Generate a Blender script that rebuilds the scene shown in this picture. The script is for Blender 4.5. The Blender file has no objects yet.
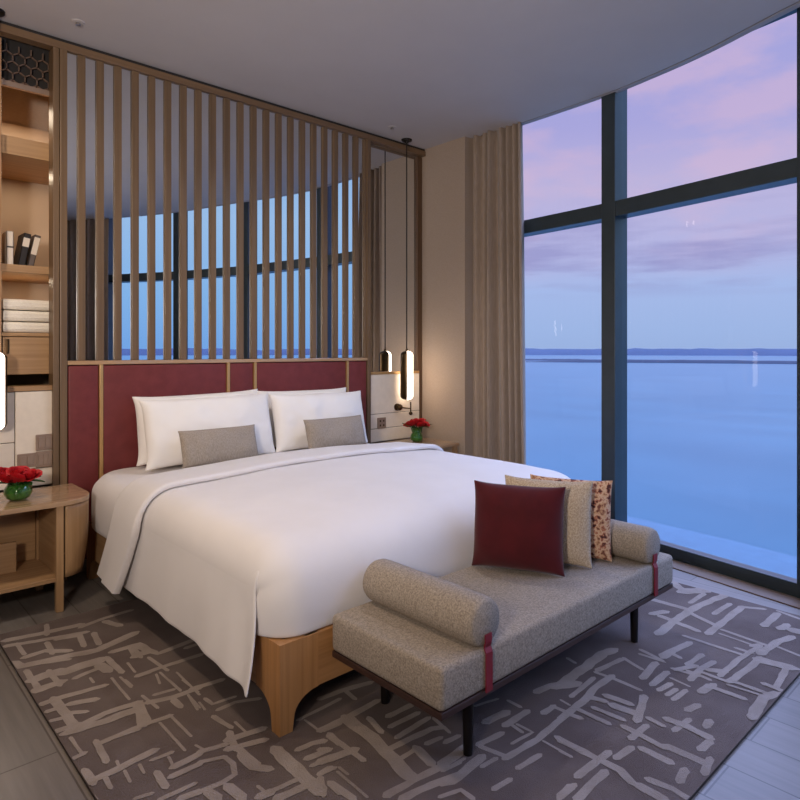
import bpy, bmesh, math, random
from mathutils import Vector, Matrix, noise
random.seed(7)
PI = math.pi
SC = bpy.context.scene
COL = SC.collection

# ------------------------------------------------------------------ colour / materials
def lin(c):
    c = c / 255.0
    return c / 12.92 if c <= 0.04045 else ((c + 0.055) / 1.055) ** 2.4
def rgb(r, g, b): return (lin(r), lin(g), lin(b), 1.0)

def newmat(name):
    m = bpy.data.materials.new(name); m.use_nodes = True
    nt = m.node_tree; nt.nodes.clear()
    out = nt.nodes.new('ShaderNodeOutputMaterial')
    return m, nt, out
def N(nt, t, **kw):
    n = nt.nodes.new(t)
    for k, v in kw.items():
        if k in ('noise_dimensions', 'operation', 'blend_type', 'data_type', 'bands_direction', 'wave_type', 'feature'): setattr(n, k, v)
        else: n.inputs[k].default_value = v
    return n
def L(nt, a, ao, b, bi): nt.links.new(a.outputs[ao], b.inputs[bi])

def mat(name, c1, c2=None, scale=(8, 8, 8), rough=0.5, metal=0.0, bump=0.0, bscale=None, detail=3.0, coat=0.0, sheen=0.0,
        spec=0.5, contrast=(0.35, 0.65), emit=None, estr=0.0):
    m, nt, out = newmat(name)
    p = N(nt, 'ShaderNodeBsdfPrincipled'); L(nt, p, 'BSDF', out, 'Surface')
    p.inputs['Roughness'].default_value = rough; p.inputs['Metallic'].default_value = metal
    p.inputs['Coat Weight'].default_value = coat; p.inputs['Sheen Weight'].default_value = sheen
    p.inputs['Specular IOR Level'].default_value = spec
    tc = N(nt, 'ShaderNodeTexCoord')
    mp = N(nt, 'ShaderNodeMapping'); mp.inputs['Scale'].default_value = scale
    L(nt, tc, 'Object', mp, 'Vector')
    nz = N(nt, 'ShaderNodeTexNoise', Scale=1.0, Detail=detail, Roughness=0.6); L(nt, mp, 'Vector', nz, 'Vector')
    cr = N(nt, 'ShaderNodeValToRGB')
    cr.color_ramp.elements[0].position = contrast[0]; cr.color_ramp.elements[1].position = contrast[1]
    cr.color_ramp.elements[0].color = c1; cr.color_ramp.elements[1].color = c2 or c1
    L(nt, nz, 'Fac', cr, 'Fac'); L(nt, cr, 'Color', p, 'Base Color')
    if bump:
        mp2 = N(nt, 'ShaderNodeMapping'); mp2.inputs['Scale'].default_value = bscale or scale
        L(nt, tc, 'Object', mp2, 'Vector')
        n2 = N(nt, 'ShaderNodeTexNoise', Scale=1.0, Detail=2.0); L(nt, mp2, 'Vector', n2, 'Vector')
        b = N(nt, 'ShaderNodeBump', Strength=bump, Distance=0.01); L(nt, n2, 'Fac', b, 'Height'); L(nt, b, 'Normal', p, 'Normal')
    if emit:
        p.inputs['Emission Color'].default_value = emit; p.inputs['Emission Strength'].default_value = estr
    return m
def woodmat(name, c1, c2, axis='x', rough=0.42, fine=90, coat=0.0):
    s = {'x': (2.2, fine, fine), 'y': (fine, 2.2, fine), 'z': (fine, fine, 2.2)}[axis]
    return mat(name, c1, c2, scale=tuple(v * .55 for v in s), rough=rough, bump=0.06, bscale=s, detail=6, coat=coat, contrast=(.3, .7))

M = {}
M['ceiling'] = mat('ceiling_paint', rgb(182, 176, 174), rgb(186, 180, 178), scale=(2, 2, 2), rough=.9)
M['soffit'] = mat('soffit_paint', rgb(160, 156, 158), rough=.8)
M['reveal'] = mat('gap_shade', rgb(40, 36, 34), rough=.8)  # near-black colour that paints the shade in gaps and behind the grille
M['wallpaper'] = mat('beige_wallcovering', rgb(160, 142, 126), rgb(170, 152, 136), scale=(60, 60, 400), rough=.75, bump=.05, bscale=(300, 300, 80))
M['niche'] = mat('niche_back', rgb(172, 152, 132), rough=.8)
M['wall'] = mat('room_wall', rgb(186, 170, 152), rough=.85)
M['wood_x'] = woodmat('oak_x', rgb(154, 118, 82), rgb(182, 146, 106), 'x')
M['wood_y'] = woodmat('oak_y', rgb(154, 118, 82), rgb(182, 146, 106), 'y')
M['wood_z'] = woodmat('oak_z', rgb(154, 118, 82), rgb(182, 146, 106), 'z')
M['bed_x'] = woodmat('bed_oak_x', rgb(158, 112, 66), rgb(188, 138, 88), 'x')
M['bed_z'] = woodmat('bed_oak_z', rgb(158, 112, 66), rgb(188, 138, 88), 'z')
M['top'] = woodmat('gloss_oak', rgb(168, 134, 100), rgb(186, 152, 118), 'x', rough=.15, coat=.5)
M['batten'] = woodmat('batten_wood', rgb(98, 77, 55), rgb(122, 97, 70), 'z', rough=.4)
M['beam'] = woodmat('beam_wood', rgb(104, 80, 56), rgb(126, 98, 70), 'x', rough=.5)
M['darkwood'] = woodmat('dark_wood', rgb(80, 56, 36), rgb(100, 72, 48), 'z', rough=.5)
M['leather'] = mat('oxblood_leather', rgb(106, 44, 44), rgb(116, 50, 50), scale=(14, 14, 14), rough=.5, bump=.06, bscale=(400, 400, 400), spec=.35)
M['brass'] = mat('brushed_brass', rgb(196, 154, 100), rgb(206, 166, 114), scale=(40, 40, 4), rough=.4, metal=.5)
M['bronze'] = mat('dark_bronze', rgb(70, 54, 36), rgb(86, 66, 44), rough=.35, metal=.9)
M['cream'] = mat('cream_leather_panel', rgb(226, 213, 196), rgb(232, 219, 202), scale=(20, 20, 20), rough=.55, bump=.04, bscale=(300, 300, 300))
M['seam'] = mat('panel_seam', rgb(90, 74, 60), rough=.8)
M['plate'] = mat('switch_plate', rgb(150, 128, 112), rgb(158, 136, 120), rough=.35, metal=.3)
M['sheet'] = mat('white_sheet', rgb(220, 215, 214), rgb(225, 220, 219), scale=(3, 3, 3), rough=.8, sheen=.2, bump=.08, bscale=(9, 9, 9))
M['pillow'] = mat('white_pillowcase', rgb(238, 233, 229), rgb(242, 238, 234), scale=(3, 3, 3), rough=.8, sheen=.2, bump=.12, bscale=(14, 14, 14))
M['lumbar'] = mat('taupe_linen', rgb(142, 130, 118), rgb(170, 158, 146), scale=(300, 300, 60), rough=.9, bump=.15, bscale=(500, 500, 500))
M['bench'] = mat('oatmeal_tweed', rgb(128, 116, 104), rgb(168, 156, 142), scale=(170, 170, 170), rough=.95, bump=.25, bscale=(330, 330, 330), detail=4)
M['burg'] = mat('burgundy_velvet', rgb(66, 8, 15), rgb(76, 11, 18), scale=(10, 10, 10), rough=.8, sheen=.2, spec=.2)
M['beige'] = mat('beige_boucle', rgb(164, 144, 122), rgb(200, 182, 158), scale=(160, 160, 160), rough=.95, bump=.5, bscale=(160, 160, 160))
M['strap'] = mat('red_strap', rgb(120, 20, 32), rgb(130, 26, 38), rough=.5)
M['black'] = mat('black_metal', rgb(26, 22, 22), rough=.4, metal=.4)
M['benchwood'] = mat('dark_stained_rail', rgb(52, 34, 30), rgb(62, 42, 36), scale=(3, 60, 60), rough=.4)
M['frame'] = mat('window_frame_metal', rgb(58, 68, 74), rgb(62, 72, 78), rough=.3, metal=.35)
M['curtain'] = mat('taupe_curtain', rgb(142, 124, 108), rgb(158, 140, 124), scale=(160, 160, 12), rough=.9, sheen=.2)
M['towel'] = mat('white_towel', rgb(232, 222, 206), rgb(240, 232, 218), scale=(120, 120, 120), rough=.95, bump=.3, bscale=(200, 200, 200))
M['bookw'] = mat('white_book_cover', rgb(214, 200, 184), rough=.6)
M['bookd'] = mat('dark_book_cover', rgb(38, 32, 30), rough=.5)
M['bookg'] = mat('grey_book_cover', rgb(96, 84, 78), rough=.5)
M['lattice'] = mat('bronze_lattice', rgb(120, 98, 84), rough=.5, metal=.3)
M['petal'] = mat('red_petal', rgb(176, 16, 26), rgb(206, 34, 44), scale=(30, 30, 30), rough=.6)
M['leaf'] = mat('green_leaf', rgb(24, 66, 28), rgb(40, 92, 38), scale=(30, 30, 30), rough=.5)
M['chrome'] = mat('satin_chrome', rgb(190, 186, 182), rough=.3, metal=.9)
M['rug'] = mat('rug_ground', rgb(100, 88, 84), rgb(114, 102, 98), scale=(3, 3, 3), rough=1.0, bump=.5, bscale=(260, 260, 260), spec=.1)
M['rugs'] = mat('rug_stroke', rgb(148, 136, 128), rgb(162, 150, 142), scale=(9, 9, 9), rough=1.0, bump=.5, bscale=(260, 260, 260), spec=.1)
M['rugedge'] = mat('rug_edge', rgb(56, 46, 42), rough=1.0)
M['sill'] = woodmat('sill_wood', rgb(90, 64, 38), rgb(102, 74, 46), 'y', rough=.5)
M['diff'] = mat('lamp_diffuser', rgb(250, 240, 225), emit=rgb(255, 234, 212), estr=6.5)
M['ledge'] = mat('concrete_ledge', rgb(40, 84, 108), rgb(46, 90, 114), rough=.5)
M['land'] = mat('hazy_land', rgb(42, 54, 76), rgb(50, 62, 84), scale=(.002, .002, .01), rough=1)  # air haze of the distance is put into this bluish base colour
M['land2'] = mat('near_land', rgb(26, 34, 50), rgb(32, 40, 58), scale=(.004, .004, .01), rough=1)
M['whitebox'] = mat('pale_building', rgb(240, 236, 226), rough=.7)

def patterned():
    m, nt, out = newmat('leaf_print_fabric')
    p = N(nt, 'ShaderNodeBsdfPrincipled', Roughness=.9); L(nt, p, 'BSDF', out, 'Surface')
    tc = N(nt, 'ShaderNodeTexCoord')
    v = N(nt, 'ShaderNodeTexNoise', Scale=38.0, Detail=3.0); L(nt, tc, 'Object', v, 'Vector')
    cr = N(nt, 'ShaderNodeValToRGB'); e = cr.color_ramp.elements
    e[0].position = .36; e[0].color = rgb(70, 34, 30); e[1].position = .43; e[1].color = rgb(168, 104, 78)
    for pos, c in ((.5, rgb(206, 176, 146)), (.58, rgb(190, 146, 110)), (.66, rgb(112, 62, 50))):
        k = e.new(pos); k.color = c
    L(nt, v, 'Fac', cr, 'Fac'); L(nt, cr, 'Color', p, 'Base Color')
    return m
M['print'] = patterned()

def mirrormat():
    m, nt, out = newmat('smoked_mirror')
    g = N(nt, 'ShaderNodeBsdfGlossy', Roughness=.0); g.inputs['Color'].default_value = (.80, .83, .86, 1)
    L(nt, g, 'BSDF', out, 'Surface'); return m
M['mirror'] = mirrormat()
def glassmat(name, tint, refl=1.0):
    m, nt, out = newmat(name)
    t = N(nt, 'ShaderNodeBsdfTransparent'); t.inputs['Color'].default_value = tint
    g = N(nt, 'ShaderNodeBsdfGlossy', Roughness=.0); g.inputs['Color'].default_value = (refl, refl, refl, 1)
    f = N(nt, 'ShaderNodeFresnel', IOR=1.45); mx = N(nt, 'ShaderNodeMixShader')
    ge = N(nt, 'ShaderNodeNewGeometry'); iv = N(nt, 'ShaderNodeMath', operation='SUBTRACT'); iv.inputs[0].default_value = 1; L(nt, ge, 'Backfacing', iv, 1)
    ml = N(nt, 'ShaderNodeMath', operation='MULTIPLY'); L(nt, f, 'Fac', ml, 0); L(nt, iv, 'Value', ml, 1)
    L(nt, ml, 'Value', mx, 0); L(nt, t, 'BSDF', mx, 1); L(nt, g, 'BSDF', mx, 2); L(nt, mx, 'Shader', out, 'Surface')
    return m
M['glass'] = glassmat('window_glass', (.97, .98, 1, 1), .5)
def greenglass():
    m, nt, out = newmat('green_glass')
    p = N(nt, 'ShaderNodeBsdfPrincipled', Roughness=.06)
    p.inputs['Base Color'].default_value = rgb(60, 130, 50); p.inputs['Transmission Weight'].default_value = .55
    p.inputs['Coat Weight'].default_value = .6
    tc = N(nt, 'ShaderNodeTexCoord'); n = N(nt, 'ShaderNodeTexNoise', Scale=40.0); L(nt, tc, 'Object', n, 'Vector')
    cr = N(nt, 'ShaderNodeValToRGB'); cr.color_ramp.elements[0].color = rgb(30, 90, 32); cr.color_ramp.elements[1].color = rgb(110, 180, 80)
    L(nt, n, 'Fac', cr, 'Fac'); L(nt, cr, 'Color', p, 'Base Color')
    L(nt, p, 'BSDF', out, 'Surface'); return m
M['vase'] = greenglass()
def seamat():
    m, nt, out = newmat('calm_sea')
    p = N(nt, 'ShaderNodeBsdfPrincipled', Roughness=.28); p.inputs['Specular IOR Level'].default_value = .3; p.inputs['Base Color'].default_value = rgb(96, 142, 214)
    p.inputs['IOR'].default_value = 1.33
    tc = N(nt, 'ShaderNodeTexCoord'); mp = N(nt, 'ShaderNodeMapping'); mp.inputs['Scale'].default_value = (.02, .008, 1)
    L(nt, tc, 'Object', mp, 'Vector')
    n = N(nt, 'ShaderNodeTexNoise', Scale=1.0, Detail=4.0); L(nt, mp, 'Vector', n, 'Vector')
    cr = N(nt, 'ShaderNodeValToRGB'); cr.color_ramp.elements[0].position = .35; cr.color_ramp.elements[1].position = .7
    cr.color_ramp.elements[0].color = rgb(40, 78, 94); cr.color_ramp.elements[1].color = rgb(48, 88, 104)
    L(nt, n, 'Fac', cr, 'Fac'); L(nt, cr, 'Color', p, 'Base Color')
    L(nt, p, 'BSDF', out, 'Surface'); return m
M['sea'] = seamat()
def floormat():
    m, nt, out = newmat('grey_oak_planks')
    p = N(nt, 'ShaderNodeBsdfPrincipled', Roughness=.32); L(nt, p, 'BSDF', out, 'Surface')
    tc = N(nt, 'ShaderNodeTexCoord')
    sp = N(nt, 'ShaderNodeSeparateXYZ'); L(nt, tc, 'Object', sp, 'Vector')
    cb = N(nt, 'ShaderNodeCombineXYZ'); L(nt, sp, 'Y', cb, 'X'); L(nt, sp, 'X', cb, 'Y')
    br = N(nt, 'ShaderNodeTexBrick', Scale=1.0); L(nt, cb, 'Vector', br, 'Vector')
    br.inputs['Brick Width'].default_value = 1.5; br.inputs['Row Height'].default_value = .19
    br.inputs['Mortar Size'].default_value = .003; br.inputs['Mortar Smooth'].default_value = .1
    br.inputs['Color1'].default_value = rgb(130, 122, 116); br.inputs['Color2'].default_value = rgb(118, 112, 107)
    br.inputs['Mortar'].default_value = rgb(84, 76, 70)
    mp = N(nt, 'ShaderNodeMapping'); mp.inputs['Scale'].default_value = (50, 2.5, 1); L(nt, tc, 'Object', mp, 'Vector')
    nz = N(nt, 'ShaderNodeTexNoise', Scale=1.0, Detail=5.0); L(nt, mp, 'Vector', nz, 'Vector')
    mx = N(nt, 'ShaderNodeMix', data_type='RGBA', blend_type='MULTIPLY'); mx.inputs['Factor'].default_value = .45
    L(nt, br, 'Color', mx, 6)
    cr = N(nt, 'ShaderNodeValToRGB'); cr.color_ramp.elements[0].color = (.45, .45, .45, 1); cr.color_ramp.elements[1].color = (1, 1, 1, 1)
    cr.color_ramp.elements[0].position = .25; cr.color_ramp.elements[1].position = .65
    L(nt, nz, 'Fac', cr, 'Fac'); L(nt, cr, 'Color', mx, 7); L(nt, mx, 2, p, 'Base Color')
    return m
M['floor'] = floormat()

# ------------------------------------------------------------------ mesh helpers
def finish(name, bm, m, smooth, mats=None):
    bmesh.ops.remove_doubles(bm, verts=bm.verts, dist=1e-6) if False else None
    bmesh.ops.recalc_face_normals(bm, faces=bm.faces)
    me = bpy.data.meshes.new(name); bm.to_mesh(me); bm.free()
    for k in (mats or [m]): me.materials.append(k)
    if smooth:
        for f in me.polygons: f.use_smooth = True
        if smooth != 'all':
            try: me.set_sharp_from_angle(angle=math.radians(40))
            except Exception: pass
    o = bpy.data.objects.new(name, me); COL.objects.link(o)
    return o
def worldloc(o):
    v = Vector(o.location)
    while o.parent: o = o.parent; v += Vector(o.location)
    return v
def part(name, bm, m, parent, smooth=True, mats=None, label=None):
    """one mesh in world coordinates, re-based onto its parent"""
    o = finish(name, bm, m, smooth, mats)
    b = worldloc(parent); o.data.transform(Matrix.Translation(-b)); o.parent = parent
    if label: o['label'] = label
    return o
def tag(o, label, cat, group=None):
    o['label'] = label; o['category'] = cat
    if group: o['group'] = group
    return o
def solo(name, bm, m, label, cat, group=None, smooth=True, mats=None, kind=None):
    o = finish(name, bm, m, smooth, mats)
    vs = [v.co for v in o.data.vertices]
    b = Vector(((min(v.x for v in vs) + max(v.x for v in vs)) / 2, (min(v.y for v in vs) + max(v.y for v in vs)) / 2, min(v.z for v in vs)))
    o.data.transform(Matrix.Translation(-b)); o.location = b
    if label: tag(o, label, cat, group)
    if kind: o['kind'] = kind
    return o
def thing(name, label, cat, loc, group=None):
    o = bpy.data.objects.new(name, None); COL.objects.link(o); o.location = loc; o.empty_display_size = .05
    return tag(o, label, cat, group)
def struct(name, bm, m, smooth=False, mats=None):
    o = finish(name, bm, m, smooth, mats); o['kind'] = 'structure'; return o
def sempty(name, loc):
    o = bpy.data.objects.new(name, None); COL.objects.link(o); o.location = loc; o['kind'] = 'structure'; return o
def copy_tree(src, parent=None):
    c = src.copy(); COL.objects.link(c)
    if parent: c.parent = parent
    for ch in src.children: copy_tree(ch, c)
    return c

def B(): return bmesh.new()
def box(bm, x0, x1, y0, y1, z0, z1, bev=0.0, seg=2, mi=0):
    vs = [bm.verts.new((x, y, z)) for x in (x0, x1) for y in (y0, y1) for z in (z0, z1)]
    idx = [(0, 1, 3, 2), (4, 6, 7, 5), (0, 4, 5, 1), (2, 3, 7, 6), (0, 2, 6, 4), (1, 5, 7, 3)]
    fs = [bm.faces.new([vs[i] for i in q]) for q in idx]
    for f in fs: f.material_index = mi
    if bev:
        es = list({e for f in fs for e in f.edges})
        bmesh.ops.bevel(bm, geom=es, offset=bev, segments=seg, affect='EDGES', profile=.5)
    return vs
def xform(bm, mtx, start=0):
    bm.verts.ensure_lookup_table()
    for v in bm.verts[start:]: v.co = mtx @ v.co
def obox(bm, p, q, w, z0, z1, bev=0.0, off=0.0):
    """box along plan line p->q, width w (perpendicular, shifted off to the outside)"""
    n0 = len(bm.verts)
    p = Vector((p[0], p[1], 0)); q = Vector((q[0], q[1], 0)); d = q - p; Ln = d.length
    box(bm, 0, Ln, -w / 2 + off, w / 2 + off, z0, z1, bev)
    a = math.atan2(d.y, d.x)
    xform(bm, Matrix.Translation(p) @ Matrix.Rotation(a, 4, 'Z'), n0)
def prism(bm, pts, axis, a0, a1, bev=0.0):
    """polygon pts (2D) extruded along axis between a0 and a1. axis x: pts=(y,z); y: pts=(x,z); z: pts=(x,y)"""
    def P(p, a): return {'x': (a, p[0], p[1]), 'y': (p[0], a, p[1]), 'z': (p[0], p[1], a)}[axis]
    A = [bm.verts.new(P(p, a0)) for p in pts]; C = [bm.verts.new(P(p, a1)) for p in pts]
    n = len(pts); fs = [bm.faces.new(A), bm.faces.new(C[::-1])]
    for i in range(n): fs.append(bm.faces.new([A[i], C[i], C[(i + 1) % n], A[(i + 1) % n]]))
    if bev:
        es = list(set(fs[0].edges) | set(fs[1].edges))
        bmesh.ops.bevel(bm, geom=es, offset=bev, segments=2, affect='EDGES', profile=.5)
def tube(bm, p, q, r0, r1=None, seg=16, cap=True):
    r1 = r0 if r1 is None else r1
    p = Vector(p); q = Vector(q); d = (q - p).normalized()
    u = d.orthogonal().normalized(); w = d.cross(u)
    A, C = [], []
    for i in range(seg):
        a = 2 * PI * i / seg; v = u * math.cos(a) + w * math.sin(a)
        A.append(bm.verts.new(p + v * r0)); C.append(bm.verts.new(q + v * r1))
    for i in range(seg): bm.faces.new([A[i], A[(i + 1) % seg], C[(i + 1) % seg], C[i]])
    if cap: bm.faces.new(A[::-1]); bm.faces.new(C)
def lathe(bm, c, prof, seg=24):
    """prof: list of (r, z); first/last r may be 0"""
    rings = []
    for r, z in prof:
        if r < 1e-6: rings.append([bm.verts.new((c[0], c[1], c[2] + z))])
        else: rings.append([bm.verts.new((c[0] + r * math.cos(2 * PI * i / seg), c[1] + r * math.sin(2 * PI * i / seg), c[2] + z)) for i in range(seg)])
    for a, b in zip(rings, rings[1:]):
        for i in range(seg):
            j = (i + 1) % seg
            if len(a) == 1 and len(b) == 1: continue
            if len(a) == 1: bm.faces.new([a[0], b[i], b[j]])
            elif len(b) == 1: bm.faces.new([a[i], b[0], a[j]])
            else: bm.faces.new([a[i], b[i], b[j], a[j]])
def ball(bm, c, r, seg=16):
    lathe(bm, c, [(r * math.sin(PI * k / 10), -r * math.cos(PI * k / 10)) for k in range(11)], seg)
def grid(bm, nu, nv, fn, keep=None):
    V = {}
    for i in range(nu + 1):
        for j in range(nv + 1):
            V[i, j] = bm.verts.new(fn(i / nu, j / nv))
    for i in range(nu):
        for j in range(nv):
            if keep and not keep((i + .5) / nu, (j + .5) / nv): continue
            bm.faces.new([V[i, j], V[i + 1, j], V[i + 1, j + 1], V[i, j + 1]])
    loose = [v for v in bm.verts if not v.link_faces]
    for v in loose: bm.verts.remove(v)
def solid(o, t, off=-1):
    md = o.modifiers.new('thickness', 'SOLIDIFY'); md.thickness = t; md.offset = off; return o
def subs(o, n=1):
    md = o.modifiers.new('subdivision', 'SUBSURF'); md.levels = n; md.render_levels = n; return o
def nz(x, y, z=0.0): return noise.noise(Vector((x, y, z)))
def catmull(P, n=10):
    out = []
    for i in range(len(P) - 1):
        p0 = P[max(i - 1, 0)]; p1 = P[i]; p2 = P[i + 1]; p3 = P[min(i + 2, len(P) - 1)]
        for k in range(n):
            t = k / n
            out.append(tuple(.5 * (2 * b + (c - a) * t + (2 * a - 5 * b + 4 * c - d) * t * t + (3 * b - a - 3 * c + d) * t ** 3)
                             for a, b, c, d in zip(p0, p1, p2, p3)))
    out.append(P[-1]); return out
STROKES = '49 609 3237 736 3208 903 3187;27 786 3294 758 3175;38 597 3176 740 3129 898 3084;21 639 3173 639 3034;40 633 3006 712 3012 789 2941;28 739 3093 729 2962;33 867 3087 849 2944;31 920 3051 903 2918;29 776 3095 861 3067;55 588 2984 603 2928 729 2907 880 2868 1058 2924;26 679 2900 767 2861;75 714 2765 865 2771;29 613 2878 614 2705;67 612 2781 718 2781;53 597 2685 694 2687;27 679 2817 681 2662;34 740 2683 828 2700;13 783 2643 782 2596;54 844 2727 856 2653;31 887 2772 890 2602;45 921 2807 1029 2801 1036 2701;19 987 2793 974 2692;52 1033 2704 977 2700;13 845 2585 841 2381;12 872 2570 877 2462;13 934 2665 929 2567;25 929 2527 973 2526;35 595 2567 645 2571 808 2544;42 637 2578 641 2459 643 2344;39 670 2498 750 2466;27 659 2435 700 2405;30 597 2500 633 2499;26 591 2428 625 2420;37 589 2350 658 2344;38 649 2331 745 2348 860 2339;50 610 2317 730 2300 832 2299;51 855 2327 824 2191;23 717 2183 798 2172;35 894 3154 1011 3185 1135 3189;45 997 3141 1035 3051;28 680 2182 786 2188 910 2178;27 671 2203 661 2069;13 910 2186 912 2013;11 866 2162 865 1956;15 615 2280 617 2155;25 589 2157 624 2161;37 598 2071 600 1995;36 604 2007 681 2011 795 2021;18 634 1994 631 1936;10 686 2051 682 2021;11 688 1988 682 1925;10 732 1986 727 1936;21 768 1981 831 1976;27 756 1914 751 1830;11 814 1962 806 1912;32 803 1904 893 1907;29 781 1864 872 1862;17 667 1843 711 1832;22 717 1791 820 1787;31 763 1755 817 1744;10 583 1940 585 1914;33 882 2316 963 2289 1068 2282;23 922 2351 990 2338;15 886 2376 897 2256;27 962 2273 962 2211;11 1004 2420 1007 2314;12 1044 2383 1050 2257;8 1013 2251 1008 2154;14 878 2536 882 2471;38 1013 2792 1058 2659 1216 2677;24 1000 2780 993 2674;20 1016 2653 1030 2493;11 1002 2499 1004 2309;11 1051 2453 1045 2236;32 925 2531 1063 2535 1189 2527;12 985 2495 968 2415;31 1167 2627 1218 2627;34 1041 2293 1157 2279;29 957 2266 959 2206;8 1014 2265 996 2148;7 1022 2189 1016 2130;20 1049 2198 1052 2145 1136 2135;25 1050 2098 1118 2101 1196 2062;23 1019 2071 1034 1968;12 1059 1989 1058 1910;37 992 1915 1111 1890;29 1016 1949 987 1854;35 969 1870 1083 1831;36 996 1846 1000 1736;12 902 1959 914 1915;23 876 1870 944 1842;28 898 1919 977 1895;23 944 1842 948 1792 928 1744 885 1737 817 1744;34 985 1816 984 1737 1019 1693;56 1081 1763 1078 1628 1075 1506;31 1134 1714 1186 1709 1223 1693;30 1130 1658 1209 1645;24 1123 1619 1183 1610;22 1116 1571 1168 1562;27 1253 1744 1320 1736;11 1243 1835 1243 1740;27 1258 1712 1250 1643;20 1112 1512 1112 1462;20 1225 1851 1348 1855 1413 1858;23 967 1606 1062 1595;36 966 1567 1054 1555;14 952 1650 955 1616;37 933 1608 970 1603;43 887 1709 894 1639;38 832 1731 841 1683;34 1359 1908 1457 1898 1571 1870;24 1462 1894 1454 1820;33 1246 1750 1371 1746 1508 1754;59 1355 1746 1352 1600 1310 1371;28 1414 1692 1392 1602;27 1251 1706 1257 1530;41 1151 1616 1269 1589;31 1470 1654 1578 1651;27 1434 1604 1562 1598;28 1412 1545 1567 1551;30 1358 1519 1532 1500 1565 1482;18 1580 1538 1561 1446;24 1461 1455 1519 1446;23 1518 1421 1568 1413;22 1347 1458 1410 1459;41 1420 1462 1402 1373;34 1207 1365 1326 1357 1420 1345 1505 1348;34 1230 1324 1335 1307 1430 1281;18 1403 1328 1473 1319;25 1118 1569 1160 1574;30 1118 1517 1127 1419;26 1109 1557 1073 1489;9 1180 1555 1180 1512;7 1164 1543 1161 1397;27 1186 1666 1210 1650;27 1421 1356 1542 1362;15 1408 1329 1496 1321;40 1358 1296 1390 1276 1543 1289;22 1507 1259 1569 1254;22 1509 1417 1571 1411;28 1582 1337 1688 1323;24 1579 1327 1600 1237;43 1697 1402 1797 1389;34 1730 1344 1856 1342;19 1860 1430 1860 1375;17 1751 1338 1741 1280;15 1765 1319 1767 1256 1666 1266;30 1589 1235 1748 1222 2043 1245;12 1753 1204 1750 1098;30 1803 1184 1802 1098;30 1888 1297 1953 1297;21 1949 1301 1956 1192;12 2006 1302 2000 1261;25 1582 1179 1684 1170;25 1455 1170 1523 1164;19 1315 1255 1381 1234 1380 1186;23 1561 1019 1645 1020;37 1985 1395 2071 1383;58 2065 1371 2151 1326;16 1744 1490 1841 1463;17 1809 1607 1811 1547;55 2091 1360 2250 1368 2445 1379 2511 1364;30 2299 1322 2458 1301;19 2298 1459 2286 1416;25 2054 1288 2236 1302;35 1900 1236 2067 1241 2179 1261 2303 1259;23 2280 1319 2289 1243 2286 1135;22 2471 1300 2439 1203;24 2594 1287 2568 1178;34 2104 1233 2117 1187;28 1949 1237 1958 1190;27 1999 1223 1999 1107;27 2049 1193 2058 1083;37 2154 1204 2168 1115;43 2115 1156 2124 1075;37 2253 1104 2086 1049;27 2131 1030 2126 975;32 2022 1064 2020 1009 2011 916;30 2084 1014 1977 1014;40 2174 983 2182 916 2174 839;27 2231 930 2128 937;37 2285 959 2342 946;38 2025 916 2032 801;32 1851 999 1935 992;34 1955 967 1955 873;35 1889 818 1952 828;35 1799 1171 1803 1063 1806 962 1778 909;31 1860 1029 1683 1036;15 1749 1138 1751 1098;34 1764 989 1678 989 1595 982;35 1631 1023 1572 1023;30 1829 884 1842 817 1835 770;43 1781 890 1780 811;38 2377 1172 2530 1191;37 2357 1124 2490 1126;30 2338 1087 2416 1078;25 2327 1053 2392 1046;26 2314 1022 2411 1019;39 2600 1192 2677 1187;22 2536 1124 2553 1028;21 2565 1077 2557 987;14 2458 1097 2449 1021;38 2440 975 2514 970;35 2229 873 2273 877;36 2090 836 2153 831;30 1979 780 2064 796;57 3489 1561 3409 1455;89 3381 1443 3500 1371;31 3260 1356 3435 1356;51 2798 1306 3006 1316 3251 1313 3506 1272;42 3160 1518 3170 1338;42 2964 1153 3212 1156 3401 1158;32 3210 1220 3396 1213;32 3141 1316 3078 1161;39 2994 1388 2962 1196;48 2988 1425 3061 1389;26 3054 1125 3036 929;17 3004 1116 2995 979;25 2864 1218 2866 976;39 2609 1201 2815 1171;27 2662 1200 2647 1142;33 2499 1039 2629 1046 2716 1032;32 2612 1095 2741 1090;31 2536 1110 2628 1069;24 2591 1038 2593 933;35 2445 972 2530 961;31 2507 953 2510 848;31 2617 972 2807 971 3010 952;38 2598 928 2796 914 2893 915;42 2631 1023 2661 973;43 2931 927 3110 912 3210 885;71 2874 909 2897 799;30 2681 793 2904 815;30 2679 834 2674 770;27 2610 917 2612 799;17 2569 925 2584 797;46 2401 785 2571 800 2640 774;44 3242 1009 3440 1008;45 3262 948 3333 939;75 3291 907 3294 876;33 3408 1151 3455 1075;25 3479 1020 3453 918;34 2985 976 3021 956;24 2914 1016 2916 953;20 3058 896 3036 807;21 2557 1272 2565 1172'
# ================================================================== ROOM
YW = 3.95            # mirror plane of the bed wall
FR = 3.88            # front plane of the slatted screen
H = 3.05
Wp = [(4.10, 3.50), (3.985, 2.185), (3.768, .943), (3.385, -.15), (2.825, -1.18), (2.11, -2.11), (1.30, -2.95)]
Ec = catmull([(3.97, 3.60), (3.972, 2.92), (3.945, 2.25), (3.905, 1.95), (3.808, 1.526), (3.625, 1.008), (3.265, -.09), (2.705, -1.12), (2.0, -2.05), (1.20, -2.88)], 8)

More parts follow.
